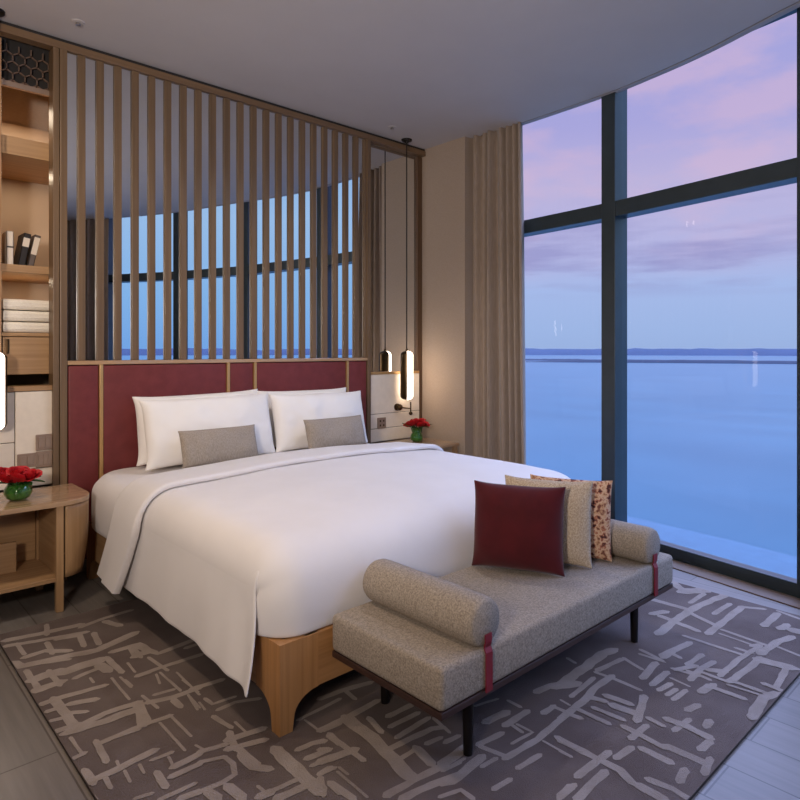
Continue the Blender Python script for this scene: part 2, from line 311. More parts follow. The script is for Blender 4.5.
b = B(); prism(b, [(-2.3, 4.75), (4.2, 4.75), (4.2, 3.5)] + [(x + .05, y) for x, y in Wp[1:]] + [(-2.3, -2.95)], 'z', -.12, 0)
struct('floor', b, M['floor'])
b = B(); prism(b, [(-2.4, 4.75), (3.97, 4.75)] + Ec + [(1.2, -3.05), (-2.4, -3.05)], 'z', H, H + .12)
struct('ceiling', b, M['ceiling'])
# shadow gap and soffit over the glass
b = B()
for a, c in zip(Ec, Ec[1:]):
    va, vc = Vector((*a, 0)), Vector((*c, 0)); d = (vc - va).normalized(); n = Vector((-d.y, d.x, 0))
    if n.dot(va - Vector((0, 2, 0))) < 0: n = -n
    for o0, o1, z in ((.018, .062, H + .001),):
        P = [va + n * o0, vc + n * o0, vc + n * o1, va + n * o1]
        lo = [b.verts.new((p.x, p.y, z)) for p in P]; hi = [b.verts.new((p.x, p.y, z + .12)) for p in P]
        b.faces.new(lo); b.faces.new(hi[::-1])
        for i in range(4): b.faces.new([lo[i], hi[i], hi[(i + 1) % 4], lo[(i + 1) % 4]])
struct('trim_1', b, M['soffit'])
b = B(); prism(b, [(-2.5, 4.9), (4.25, 4.9), (4.25, 3.5)] + [(x + .16, y - .08) for x, y in Wp[1:]] + [(-2.5, -3.1)], 'z', H + .125, H + .2)
struct('trim_2', b, M['reveal'])

# bed wall, with the recess for the wardrobe on its left
b = B(); box(b, 1.12, 4.2, YW + .02, 4.75, 0, H + .12); struct('wall_back', b, M['wallpaper'])
b = B(); box(b, -2.3, .40, YW, 4.75, 0, H + .12); struct('wall_back_left', b, M['wallpaper'])
b = B(); box(b, .40, 1.12, 4.58, 4.75, 0, H + .12); struct('wall_recess', b, M['wallpaper'])
b = B(); box(b, 3.888, 4.25, 3.43, YW + .02, 0, H + .12); struct('wall_right', b, M['wallpaper'])
b = B(); box(b, 3.995, 4.25, 3.34, 3.43, 0, H + .12); struct('wall_right_return', b, M['wallpaper'])
b = B(); box(b, -2.45, -2.3, -3.1, 4.75, 0, H + .12); struct('wall_left', b, M['wall'])
b = B(); box(b, -2.3, 1.6, -3.1, -2.95, 0, H + .12); struct('wall_front', b, M['wall'])
# long timber beam along the top of the bed wall
b = B(); box(b, -.6, 3.886, FR, YW, 2.988, 3.03, .003)
struct('trim_3', b, M['beam'])
b = B(); box(b, -.6, 3.886, FR + .012, YW, 3.031, H - .001); struct('trim_6', b, M['reveal'])  # strip whose dark colour stands for the shadow gap above the beam

# ---- curtain wall
def add_window(k, p, q):
    w = sempty('window_%d' % k, (q[0], q[1], 0))
    P, Q = Vector((*p, 0)), Vector((*q, 0)); d = (Q - P).normalized()
    n = Vector((-d.y, d.x, 0))
    if n.x < 0: n = -n
    s = 1 if Vector((-d.y, d.x, 0)).x > 0 else -1
    b = B(); obox(b, p, q, .07, 0.0, .075, .004, s * .03); part('window_sill', b, M['frame'], w, False)
    b = B(); obox(b, p, q, .13, 2.21, 2.315, .004, s * .065); part('transom', b, M['frame'], w, False)
    b = B(); obox(b, p, q, .10, H + .09, H + .13, 0, s * .08); part('head_frame', b, M['frame'], w, False)
    a = Q - d * .075; c = Q + d * .032
    b = B(); obox(b, a, c, .15, 0, H + .12, .004, s * .065); part('mullion', b, M['frame'], w, False)
    g0, g1 = P + d * .035, Q - d * .035
    for nm, z0, z1 in (('lower_pane', .075, 2.21), ('upper_pane', 2.315, H + .095)):
        b = B(); obox(b, g0, g1, .012, z0, z1, 0, s * .085); part(nm, b, M['glass'], w, False)
for k in range(5): add_window(k + 1, Wp[k], Wp[k + 1])
# timber threshold along the glass
b = B()
for p, q in zip(Wp[:6], Wp[1:]): obox(b, (p[0] - .095, p[1]), (q[0] - .095, q[1]), .12, 0, .006)
struct('trim_4', b, M['sill'])
b = B(); prism(b, [(x + .13, y - .03) for x, y in Wp] + [(x + .95, y - .45) for x, y in Wp[::-1]], 'z', -.20, -.10)
struct('trim_5', b, M['ledge'])

# ---- outside
b = B(); R_ = 30000
b.faces.new([b.verts.new(v) for v in ((-R_, -R_, -30), (R_, -R_, -30), (R_, R_, -30), (-R_, R_, -30))])
struct('sea', b, M['sea'])
def shore(name, m, r, dep, h, a0, a1, sc, seed, lo=.3):
    b = B(); n = 240; rows = []
    for i in range(n + 1):
        a = math.radians(a0 + (a1 - a0) * i / n)
        e = min(1, i / 12, (n - i) / 12)
        k = h * e * (lo + (1 - lo) * max(0, .5 + .5 * nz(i * sc, seed) + .35 * nz(i * sc * 5, seed + 4)))
        c, s_ = math.cos(a), math.sin(a)
        rows.append([b.verts.new((c * R, s_ * R, -30 + z)) for R, z in ((r, 0), (r + dep * .1, k), (r + dep * .6, k * 1.05), (r + dep, 0))])
    for p, q in zip(rows, rows[1:]):
        for j in range(3): b.faces.new([p[j], p[j + 1], q[j + 1], q[j]])
    return struct(name, b, m, True)
shore('far_shore', M['land'], 3950, 900, 48, -95, 75, .11, 3.0, .55)
shore('near_shore', M['land2'], 1640, 130, 7.5, -60, 36, .06, 9.0, .75)
shore('near_shore_spit', M['land2'], 1900, 130, 5.0, 30, 60, .06, 5.0, .7)
for r, a, z, lab in ((3900, 12.0, 14, 'tiny white building on the far shore seen through the wide right-hand window'),
                     (1880, 28.6, 3, 'tiny white building on the spit of land seen beside the curtain')):
    a = math.radians(a); x, y = r * math.cos(a), r * math.sin(a); s_ = r / 630 * 2.2
    b = B(); box(b, x - s_, x + s_, y - s_, y + s_, -30, -30 + z + s_ * 1.6)
    prism(b, [(y - s_ * 1.1, -30 + z + s_ * 1.6), (y + s_ * 1.1, -30 + z + s_ * 1.6), (y, -30 + z + s_ * 2.2)], 'x', x - s_ * 1.1, x + s_ * 1.1)
    solo('lakeside_building', b, M['whitebox'], lab, 'building')

# ---- curtains
def curtain(name, p, q, folds, amp, z0, z1, label, seed=0, spread=0.0):
    P, Q = Vector((*p, 0)), Vector((*q, 0)); d = Q - P; n = Vector((-d.y, d.x, 0)).normalized()
    def fn(u, v):
        z = z1 + (z0 - z1) * v
        t = u + .018 * nz(u * 9, v * 2, seed) * v
        ph = 2 * PI * folds * (u + .045 * math.sin(5.1 * u + seed) + .02 * math.sin(14 * u + seed * 2)) + 1.1 * nz(u * 5, v * 1.0, seed + 2)
        a = amp * (1 + .8 * nz(u * 7, v * .8, seed + 5)) * (.8 + .2 * v)
        s_ = math.sin(ph); s_ = math.copysign(abs(s_) ** .75, s_)
        return P + d * (t * (1 + spread * v)) + n * (a * s_) + Vector((0, 0, z))
    b = B(); grid(b, folds * 16, 24, fn)
    o = solo(name, b, M['curtain'], label, 'curtain'); solid(o, .006, 0); return o
curtain('curtain', (3.955, 3.385), (3.985, 2.925), 7, .042, .015, H + .06, 'floor-length taupe curtain gathered between the beige wall and the window', 1.0, .11)
curtain('curtain', (2.85, -.98), (2.12, -2.0), 10, .045, .015, H + .06, 'taupe curtain across the room seen only in the mirror behind the slats', 4.0)

# ---- ceiling bits
for x, y, lab in ((1.017, 3.635, 'small round ceiling sprinkler above the left end of the slatted screen'), (3.307, 3.676, 'small round ceiling sprinkler near the right pendant canopy')):
    t = thing('ceiling_sprinkler', lab, 'sprinkler', (x, y, H))
    b = B(); lathe(b, (x, y, H), [(0, -.004), (.03, -.004), (.034, 0), (0, 0)], 24); part('escutcheon', b, M['ceiling'], t)
    b = B(); lathe(b, (x, y, H), [(0, -.02), (.013, -.018), (.009, -.004), (0, -.004)], 16); part('spray_head', b, M['chrome'], t)

# ================================================================== BED WALL FITTINGS
t = thing('slatted_screen', 'tall screen of vertical timber battens over a mirror behind the bed', 'screen', (2.11, YW, 0))
b = B(); box(b, 1.03, 3.215, FR + .017, FR + .03, 1.24, 2.985); part('mirror_pane', b, M['mirror'], t, False, label='smoked mirror behind the battens')
for i in range(22):
    x = 1.106 + .1005 * i
    b = B(); box(b, x - .0205, x + .0205, FR, FR + .0168, 1.24, 2.985, .003); part('batten', b, M['batten'], t, False)
b = B(); box(b, .990, 1.028, FR - .01, YW, .0, 2.985, .003); part('end_post', b, M['batten'], t, False)
b = B(); box(b, 3.217, 3.255, FR - .01, YW, .0, 2.985, .003); part('end_post', b, M['batten'], t, False)

t = thing('mirror_panel', 'narrow mirror with dark timber edge beside the right wall behind the pendant', 'mirror', (3.55, YW, 1.12))
b = B(); box(b, 3.258, 3.832, YW, YW + .018, 1.12, 2.985); part('glass', b, M['mirror'], t, False)
b = B(); box(b, 3.833, 3.886, YW - .025, YW, .56, 2.985, .003); part('edge_post', b, M['darkwood'], t, False)
b = B(); box(b, 3.258, 3.832, YW - .045, YW, 1.10, 1.12, .002); part('ledge', b, M['brass'], t, False)

# headboard
t = thing('headboard', 'low oxblood leather headboard panels with slim brass strips', 'headboard', (2.115, FR, .1))
xs = [1.022, 1.207, 2.01, 2.211, 3.015, 3.222]
for x0, x1 in zip(xs, xs[1:]):
    b = B(); box(b, x0 + .011, x1 - .011, FR - .008, YW, .1, 1.212, .008, 3); part('leather_panel', b, M['leather'], t)
for x in xs[1:-1]:
    b = B(); box(b, x - .01, x + .01, FR - .018, YW, .1, 1.216, .002); part('brass_strip', b, M['brass'], t, False)
b = B(); box(b, 1.029, 3.216, FR - .014, YW - .005, 1.216, 1.239, .002); part('cap_rail', b, M['top'], t, False)

# wall panels above the nightstands
t = thing('wall_panel', 'cream padded wall panel below the mirror above the right nightstand', 'panel', (3.56, YW, .55))
b = B()
for z0, z1 in ((.55, .655), (.659, .775), (.779, 1.098)): box(b, 3.258, 3.832, 3.905, YW + .018, z0, z1, .004)
part('padding', b, M['cream'], t, False)
b = B(); box(b, 3.26, 3.831, 3.915, YW, .56, 1.095); part('backing', b, M['seam'], t, False)
t = thing('wall_panel', 'cream padded wall panel with switches above the left nightstand', 'panel', (.69, YW, .55))
b = B()
for x0, x1, cuts in ((.40, .776, (.55, .80, 1.075)), (.780, .976, (.55, .648, 1.075))):
    for z0, z1 in zip(cuts, cuts[1:]): box(b, x0, x1, 3.905, YW, z0 + .002, z1 - .002, .004)
part('padding', b, M['cream'], t, False)
b = B(); box(b, .40, .976, 3.915, YW, .55, 1.075); part('backing', b, M['seam'], t, False)
b = B(); box(b, .40, .975, 3.90, 4.05, 1.076, 1.102, .003); part('cap_rail', b, M['wood_x'], t, False)

def plate(x, z, w, h, lab, nm='light_switch', cat='switch', keys=2):
    t = thing(nm, lab, cat, (x, 3.905, z))
    b = B(); box(b, x - w / 2, x + w / 2, 3.894, 3.905, z - h / 2, z + h / 2, .004); part('plate', b, M['plate'], t, False)
    for k in range(keys):
        kw = (w - .02) / keys
        b = B(); x0 = x - w / 2 + .01 + k * kw
        box(b, x0 + .002, x0 + kw - .002, 3.890, 3.895, z - h / 2 + .014, z + h / 2 - .014, .0015); part('rocker', b, M['plate'], t, False)
plate(.922, .79, .092, .088, 'taupe switch plate above the two lower plates, left of the bed', keys=2)
plate(.922, .697, .092, .088, 'taupe switch plate in the lower row, the one nearer the bed', keys=3)
plate(.832, .699, .090, .075, 'taupe switch plate in the lower row, the one farther from the bed', keys=2)
t = thing('power_socket', 'taupe square socket plate on the cream panel right of the bed', 'socket', (3.393, 3.905, .70))
b = B(); box(b, 3.348, 3.438, 3.894, 3.905, .656, .746, .004); part('plate', b, M['plate'], t, False)
for dx, dz in ((-.018, .018), (.018, .018), (-.018, -.018), (.018, -.018)):
    b = B(); box(b, 3.393 + dx - .006, 3.393 + dx + .006, 3.8925, 3.895, .701 + dz - .008, .701 + dz + .008); part('socket_hole', b, M['bronze'], t, False)

t = thing('reading_light', 'small dark bronze reading light with ball ends under the right pendant', 'lamp', (3.565, 3.905, .822))
b = B(); lathe(b, (0, 0, 0), [(0, 0), (.03, 0), (.03, .012), (.012, .016), (0, .016)], 20)
xform(b, Matrix.Translation((3.565, 3.905, .822)) @ Matrix.Rotation(PI / 2, 4, 'X')); part('wall_plate', b, M['bronze'], t)
b = B(); ball(b, (3.563, 3.865, .822), .027); part('ball_joint', b, M['bronze'], t)
b = B(); tube(b, (3.563, 3.87, .822), (3.628, 3.80, .812), .006); part('arm', b, M['bronze'], t)
b = B(); tube(b, (3.628, 3.80, .775), (3.628, 3.80, .868), .006); part('stem', b, M['bronze'], t)
b = B(); ball(b, (3.628, 3.80, .772), .016); part('knob', b, M['bronze'], t)

# pendants
def pendant(x, y, lab, face):
    t = thing('pendant_lamp', lab, 'pendant lamp', (x, y, .875))
    b = B(); lathe(b, (x, y, H), [(0, -.03), (.012, -.028), (.014, -.018), (.043, -.012), (.045, 0), (0, 0)], 28); part('canopy', b, M['black'], t)
    b = B(); tube(b, (x, y, 1.29), (x, y, H - .02), .0045, seg=8); part('cord', b, M['black'], t)
    # slim capsule: bronze shell on the room side, white luminous half on the other
    r, z0, z1 = .054, .885, 1.292; yaw = math.radians(-47)
    def half(sgn, rr, a0, a1):
        b = B()
        zs = [(rr * math.sin(PI / 2 * k / 6), z0 + rr * .62 * (1 - math.cos(PI / 2 * k / 6))) for k in range(7)]
        zs += [(rr * math.cos(PI / 2 * k / 6), z1 - rr * .62 * (1 - math.sin(PI / 2 * k / 6))) for k in range(7)]
        n = 14
        def fn(u, v):
            i = min(int(v * (len(zs) - 1) + .5), len(zs) - 1); R, z = zs[i]; R = max(R, .0005)
            a = a0 + (a1 - a0) * u
            return Vector((x + R * math.cos(a), y + R * math.sin(a), z))
        grid(b, n, len(zs) - 1, fn)
        bmesh.ops.holes_fill(b, edges=[e for e in b.edges if len(e.link_faces) == 1], sides=0)
        return b
    split = math.radians(face)      # way the luminous part faces
    wa, wb = (.7, 0) if x > 2 else (0, .7)   # it wraps a little farther round on the wall side
    part('shell', half(1, r, split + PI / 2 + wa, split + PI * 1.5 - wb), M['bronze'], t)
    part('diffuser', half(1, r * .98, split - PI / 2 - wb, split + PI / 2 + wa), M['diff'], t)
    b = B(); lathe(b, (x, y, 1.285), [(0, .028), (.008, .026), (.012, .0), (0, 0)], 16); part('cord_grip', b, M['bronze'], t)
pendant(3.595, 3.834 - .02, 'slim bronze and white pendant lamp hanging by the right nightstand', -38)
pendant(.668, 3.80, 'slim bronze and white pendant lamp at the left edge above the left nightstand', 223)

# ================================================================== WARDROBE RECESS
t = thing('open_wardrobe', 'open oak wardrobe recess with lattice grille left of the slatted screen', 'wardrobe', (.69, 4.2, 1.1))
b = B(); box(b, .957, .987, FR - .005, 3.968, 0, 2.985, .002); part('front_post', b, M['batten'], t, False)
b = B(); box(b, 1.10, 1.119, 3.972, 4.58, 1.10, 2.985); part('side_panel', b, M['wood_z'], t, False)
b = B(); box(b, .40, .725, 3.955, 4.58, 1.10, 2.985, .002); part('side_panel', b, M['wood_z'], t, False)
b = B(); box(b, .725, 1.10, 4.56, 4.58, 1.10, 2.72); part('back_panel', b, M['niche'], t, False)
b = B(); box(b, .725, 1.10, 3.972, 4.56, 2.37, 2.47, .003); part('shelf', b, M['wood_x'], t, False)
b = B(); box(b, .725, 1.10, 3.972, 4.56, 1.728, 1.77, .003); part('shelf', b, M['wood_x'], t, False)
b = B(); box(b, .725, 1.10, 3.972, 4.56, 1.375, 1.395, .003); part('shelf', b, M['wood_x'], t, False)
d_ = part('drawer', (lambda b: (box(b, .735, 1.095, 3.978, 4.5, 1.165, 1.372, .003), b)[1])(B()), M['wood_x'], t, False)
b = B(); box(b, .752, .764, 3.968, 3.978, 1.28, 1.36, .003); part('handle', b, M['bronze'], d_, False)
b = B(); box(b, .40, 1.10, 3.958, 3.985, 2.735, 2.765, .003); part('grille_rail', b, M['plate'], t, False)
b = B(); box(b, .40, 1.10, 4.01, 4.03, 2.765, 3.04); part('duct_back', b, M['reveal'], t, False)  # near-black board, puts the shade behind the grille into colour
b = B(); s_ = .034; hx = s_ * math.sqrt(3)
def strip(p, q, w=.0055):
    n0 = len(b.verts); p = Vector((p[0], 0, p[1])); q = Vector((q[0], 0, q[1])); dv = q - p; Ln = dv.length
    box(b, -w / 2, Ln + w / 2, -.006, .006, -w / 2, w / 2)
    xform(b, Matrix.Translation((p.x, 3.985, p.z)) @ Matrix.Rotation(-math.atan2(dv.z, dv.x), 4, 'Y'), n0)
for r in range(-1, 7):
    for c in range(-1, 13):
        cx = .40 + c * hx + (hx / 2 if r % 2 else 0); cz = 2.80 + r * s_ * 1.5
        pts = [(cx + s_ * .999 * math.sin(PI / 3 * k), cz + s_ * .999 * math.cos(PI / 3 * k)) for k in range(6)]
        for k in range(3):
            p, q = pts[k], pts[k + 1]
            if all(.40 < v[0] < 1.09 and 2.765 < v[1] < 2.985 for v in (p, q)): strip(p, q)
part('lattice_grille', b, M['lattice'], t, False)
# downlight inside the wardrobe
ld = bpy.data.lights.new('wardrobe_light', 'AREA'); ld.energy = 2.0; ld.color = (1, .80, .58); ld.size = .3
lo = bpy.data.objects.new('wardrobe_light', ld); COL.objects.link(lo); lo.location = (.90, 4.3, 2.72)
ld = bpy.data.lights.new('shelf_light', 'AREA'); ld.energy = 1.3; ld.color = (1, .80, .58); ld.shape = 'RECTANGLE'; ld.size = .2; ld.size_y = .05
lo = bpy.data.objects.new('shelf_light', ld); COL.objects.link(lo); lo.location = (.90, 4.3, 2.36)
ld = bpy.data.lights.new('shelf_light', 'AREA'); ld.energy = .9; ld.color = (1, .80, .58); ld.shape = 'RECTANGLE'; ld.size = .2; ld.size_y = .05
lo = bpy.data.objects.new('shelf_light', ld); COL.objects.link(lo); lo.location = (.90, 4.3, 1.722)

def book(x, lean, w, h, dp, m, lab, band=None):
    t = thing('book', lab, 'book', (x, 4.08, 1.77), 'books on the wardrobe shelf')
    R_ = Matrix.Translation((x, 4.0, 1.771)) @ Matrix.Rotation(-lean, 4, 'Y')
    def bk(nm, args, mm):
        b = B(); box(b, *args); xform(b, R_); return part(nm, b, mm, t, False)
    b = B(); box(b, 0, .003, 0, dp, 0, h); box(b, w - .003, w, 0, dp, 0, h); box(b, 0, w, 0, .003, 0, h); xform(b, R_); part('cover', b, m, t, False)
    bk('pages', (.003, w - .003, .003, dp - .004, .004, h - .004), M['pillow'])
    if band: bk('spine_label', (.001, w - .001, -.001, .001, band[0], band[1]), band[2])
book(.757, 0, .034, .182, .15, M['bookw'], 'white book standing upright at the left of the shelf', (.092, .1, M['bookd']))
book(.812, -.17, .034, .186, .15, M['bookd'], 'dark book leaning between the white and the grey book', (.11, .16, M['bookw']))
book(.858, -.21, .03, .184, .15, M['bookg'], 'grey book leaning at the right end of the row', (.07, .17, M['bookw']))
def towel(z, lab):
    b = B(); hh = .029
    def lobe(y0, k): return [(y0 - .020 * math.sin(PI * i / 10) ** .8 * k, z + hh - hh * math.cos(PI * i / 10)) for i in range(11)]
    front = lobe(4.005, 1.0)
    prism(b, [(4.30, z)] + front + [(4.30, z + 2 * hh)], 'x', .737, 1.05, .008)
    for k in (1, 2):                                              # the folded layers seen on the rounded front
        zz = z + hh + (k - 1.5) * .018
        tube(b, (.742, 3.9875, zz), (1.045, 3.9875, zz), .0035, seg=8)
    solo('folded_towel', b, M['towel'], lab, 'towel', 'folded towels in the wardrobe')
for k, w in enumerate(('bottom', 'middle', 'top')): towel(1.397 + .063 * k, 'folded white towel at the %s of the wardrobe stack' % w)

# ================================================================== NIGHTSTANDS
def nightstand(lab, sx):
    """built for the left side; sx mirrors it about the bed's centre line"""
    mx = (lambda x: x) if sx > 0 else (lambda x: 4.23 - x)
    t = thing('nightstand', lab, 'nightstand', (mx(.72), 3.68, 0))
    def bx(nm, x0, x1, y0, y1, z0, z1, m, bev=.003):
        b = B(); a, c = sorted((mx(x0), mx(x1))); box(b, a, c, y0, y1, z0, z1, bev); return part(nm, b, m, t, False)
    outer = .42
    pts = [(outer, 3.425), (.90, 3.425)] + [(.90 + .15 * math.sin(a), 3.575 - .15 * math.cos(a)) for a in [PI / 2 * k / 8 for k in range(1, 9)]] + [(1.05, 3.86), (outer, 3.86)]
    b = B(); prism(b, [(mx(x), y) for x, y in pts], 'z', .526, .55, .003); part('table_top', b, M['top'], t, False)
    for x, y in ((.88, 3.455), (.88, 3.84), (.437, 3.455), (.437, 3.84)):
        bx('leg', x - .017, x + .017, y - .017, y + .017, 0, .526, M['wood_z'])
    bx('shelf', outer + .01, .90, 3.45, 3.86, .15, .172, M['wood_x'])
    bx('back_panel', .455, .862, 3.842, 3.856, .172, .526, M['wood_x'])
    bx('side_panel', .873, .887, 3.474, 3.823, .172, .526, M['wood_y'])
    bx('divider', outer + .035, .74, 3.68, 3.70, .172, .325, M['wood_x'])
    # bowed outer panel, narrowing toward its foot
    b = B()
    def fn(u, v):
        z = .526 + (.165 - .526) * v
        k = 1 - .24 * max(0, (v - .25) / .75) ** 2.2
        if u < .6:
            a = PI / 2 * (u / .6); x, y = .905 + .135 * k * math.sin(a), 3.57 - .12 * math.cos(a)
        else: x, y = .905 + .135 * k, 3.57 + (u - .6) / .4 * .27
        return Vector((mx(x), y, z))
    grid(b, 20, 12, fn)
    o = part('bowed_side', b, M['wood_z'], t); solid(o, .012, 0)
    return t
nightstand('oak nightstand left of the bed with an open shelf and glossy top', 1)
nightstand('oak nightstand by the right wall behind the bed, mostly hidden', -1)

# ================================================================== FLOWERS
def rose(b, c, r, seed):
    rd = random.Random(seed)
    tilt = Matrix.Translation(c) @ Matrix.Rotation(rd.uniform(-.5, .5), 4, 'X') @ Matrix.Rotation(rd.uniform(-.5, .5), 4, 'Y')
    n0 = len(b.verts)
    for k, (n, rr, hh, op) in enumerate(((3, .35, .95, .1), (4, .6, .95, .25), (5, .85, .85, .5), (6, 1.05, .6, .9))):
        for i in range(n):
            a0 = 2 * PI * i / n + k * .6 + rd.uniform(-.15, .15); wd = 2 * PI / n * .75
            m0 = len(b.verts)
            def fn(u, v):
                a = a0 + (u - .5) * 2 * wd * (.35 + .65 * math.sin(PI * min(.85, .15 + v * .75)))
                R = r * rr * (.25 + .75 * math.sin(v * PI / 2)) + r * op * .25 * max(0, v - .7) / .3
                z = r * hh * v - r * .45 - r * .12 * op * max(0, v - .75) / .25 - .14 * r * (2 * u - 1) ** 2 * v
                return Vector((R * math.cos(a), R * math.sin(a), z))
            grid(b, 6, 5, fn)
    xform(b, tilt, n0)
def leaf(b, c, ang, ln, w, drop):
    def fn(u, v):
        x = ln * v; y = w * (u - .5) * math.sin(PI * min(1, .08 + .92 * v)) * 2 * .5
        z = drop * v * v + .25 * abs(u - .5) * w
        return Vector((c[0] + x * math.cos(ang) - y * math.sin(ang), c[1] + x * math.sin(ang) + y * math.cos(ang), c[2] + z))
    grid(b, 4, 6, fn)
def flowers(x, y, z, k, vlab, flab, seed):
    prof = [(0, 0), (.034, 0), (.052, .012), (.064, .036), (.060, .060), (.048, .078), (.046, .078), (.057, .058), (.060, .036), (.048, .014), (0, .008)] if seed == 1 else \
           [(0, 0), (.030, 0), (.047, .012), (.054, .034), (.047, .058), (.036, .078), (.038, .098), (.044, .112), (.041, .112), (.034, .098), (.033, .078), (.044, .056), (.05, .034), (.042, .014), (0, .008)]
    b = B(); lathe(b, (x, y, z), prof, 28); solo('glass_vase', b, M['vase'], vlab, 'vase')
    top = .078 if seed == 1 else .112
    t = thing('rose_bouquet', flab, 'flowers', (x, y, z + top))
    rd = random.Random(seed * 11)
    spots = [(0, 0, .058)] + [(.062 * math.cos(a), .062 * math.sin(a), .04 + rd.uniform(-.01, .012)) for a in [2 * PI * i / 6 + .3 for i in range(6)]]
    for i, (dx, dy, dz) in enumerate(spots):
        b = B(); rose(b, Vector((x + dx * k, y + dy * k, z + top + dz * k)), .043 * k, seed * 20 + i); part('rose', b, M['petal'], t)
    for i in range(9):
        a = 2 * PI * i / 9 + .2; b = B()
        leaf(b, (x + .035 * math.cos(a), y + .035 * math.sin(a), z + top + .012), a, rd.uniform(.07, .10) * k, .045, rd.uniform(-.012, .025)); part('leaf', b, M['leaf'], t)
    for i in range(7):
        dx, dy, dz = spots[i]
        b = B(); tube(b, (x + dx * .25, y + dy * .25, z + .012), (x + dx * k * .85, y + dy * k * .85, z + top + dz * k - .015), .0035, seg=6); part('stem', b, M['leaf'], t)
flowers(.735, 3.62, .5505, 1.0, 'squat green glass bowl vase on the left nightstand', 'low bunch of red roses in the green bowl on the left nightstand', 1)
flowers(3.60, 3.70, .5505, .95, 'small waisted green glass vase on the right nightstand', 'bunch of red roses in the green vase on the right nightstand', 2)

# ================================================================== BED
XL, XR, YF, YH = 1.127, 3.103, 1.81, 3.862
t = thing('bed', 'oak king-size bed frame with curved legs under the white bedding', 'bed', ((XL + XR) / 2, (YF + YH) / 2, 0))
FT = .316
b = B(); box(b, XL + .10, XR - .10, YF, YF + .03, .128, FT, .004); part('foot_rail', b, M['bed_x'], t, False)
b = B(); box(b, XL, XL + .03, YF + .10, YH, .128, FT, .004); part('side_rail', b, M['wood_y'], t, False)
b = B(); box(b, XR - .03, XR, YF + .10, YH, .128, FT, .004); part('side_rail', b, M['wood_y'], t, False)
b = B(); box(b, XL + .03, XR - .03, YH - .03, YH, .128, FT, .003); part('head_rail', b, M['bed_x'], t, False)
b = B(); box(b, XL + .03, XR - .03, YF + .03, YH - .03, .20, .285); part('slat_base', b, M['wood_y'], t, False)
def leg(cx, cy, dx, dy):
    b = B()
    z0 = .0122 if cy < 3 else 0
    arc = [(.05 + .002 * k, z0 + (.055 - z0) * k / 3) for k in range(4)] + [(.056 + .10 * (1 - math.cos(PI / 2 * i / 8)), .055 + .073 * math.sin(PI / 2 * i / 8)) for i in range(1, 9)]
    prof = [(0, z0)] + arc + [(.156, FT), (0, FT)]
    a0, a1 = sorted((cy, cy + dy * .034)); prism(b, [(cx + dx * p, z) for p, z in prof], 'y', a0, a1)
    a0, a1 = sorted((cx, cx + dx * .034)); prism(b, [(cy + dy * max(p, .034), z) for p, z in prof], 'x', a0, a1)
    box(b, *sorted((cx + dx * .01, cx + dx * .05)), *sorted((cy + dy * .01, cy + dy * .05)), z0 + .002, .13)
    part('leg', b, M['bed_z'], t, False)
for cx, dx in ((XL - .001, 1), (XR + .001, -1)):
    for cy, dy in ((YF - .001, 1), (YH + .001, -1)): leg(cx, cy, dx, dy)



# cloth edge: a bend whose angle eases in and out, so the top flows into the hanging side
def sm(a):
    a = min(1, max(0, a)); return a * a * (3 - 2 * a)
TAB = [(0.0, 0.0)]
for k in range(200):
    th_ = PI / 2 * sm((k + .5) / 200); TAB.append((TAB[-1][0] + math.cos(th_) / 200, TAB[-1][1] + math.sin(th_) / 200))
KX = TAB[-1][0]
def prof(c, W, r, flare=0.0):
    a = abs(c); s_ = 1 if c >= 0 else -1; q = r / KX
    if a <= W: return c, 0.0
    if a <= W + q:
        e = (a - W) / q * 200; k = min(199, int(e)); f = e - k
        return s_ * (W + q * (TAB[k][0] * (1 - f) + TAB[k + 1][0] * f)), q * (TAB[k][1] * (1 - f) + TAB[k + 1][1] * f)
    e = a - W - q; return s_ * (W + r + flare * e), r + e
def mattress():
    b = B(); x0, x1, y0, y1, rc = 1.106, 3.108, 1.842, 3.856, .17; rings = []
    def ring(ins, z):
        R_ = max(.02, rc - ins * .4); out = []
        for cx_, cy_, a0 in ((x1 - ins - R_, y1 - min(ins, .03) - R_, 0), (x0 + ins + R_, y1 - min(ins, .03) - R_, 90), (x0 + ins + R_, y0 + ins + R_, 180), (x1 - ins - R_, y0 + ins + R_, 270)):
            out += [b.verts.new((cx_ + R_ * math.cos(math.radians(a0 + k * 11.25)), cy_ + R_ * math.sin(math.radians(a0 + k * 11.25)), z)) for k in range(9)]
        rings.append(out)
    for k in range(5): a = PI / 2 * k / 4; ring(.04 * (1 - math.sin(a)), .292 + .04 * (1 - math.cos(a)))
    q = .13 / KX
    for k in range(13):
        i = int(200 * (1 - k / 12)); ring(.13 - q * TAB[i][0], .604 - q * TAB[i][1])
    for p, q_ in zip(rings, rings[1:]):
        n = len(p)
        for i in range(n): b.faces.new([p[i], p[(i + 1) % n], q_[(i + 1) % n], q_[i]])
    b.faces.new(rings[0][::-1]); b.faces.new(rings[-1])
    return b
o = solo('mattress', mattress(), M['sheet'], 'thick mattress in a white fitted sheet showing beside the left pillow and at the foot', 'mattress', smooth='all')
CX = 2.113
DW, DR = .835, .165
DQ = DR / KX
T0, TF, RF = 3.12, 2.060, .234
QF = RF / KX; FD = .07
def puffed(ox, y): return .040 * max(0, 1 - (ox / 1.0) ** 2) ** 1.5 * min(1, max(0, (T0 - y) / .2 + .4)) * sm((y - YF + .02) / .5)
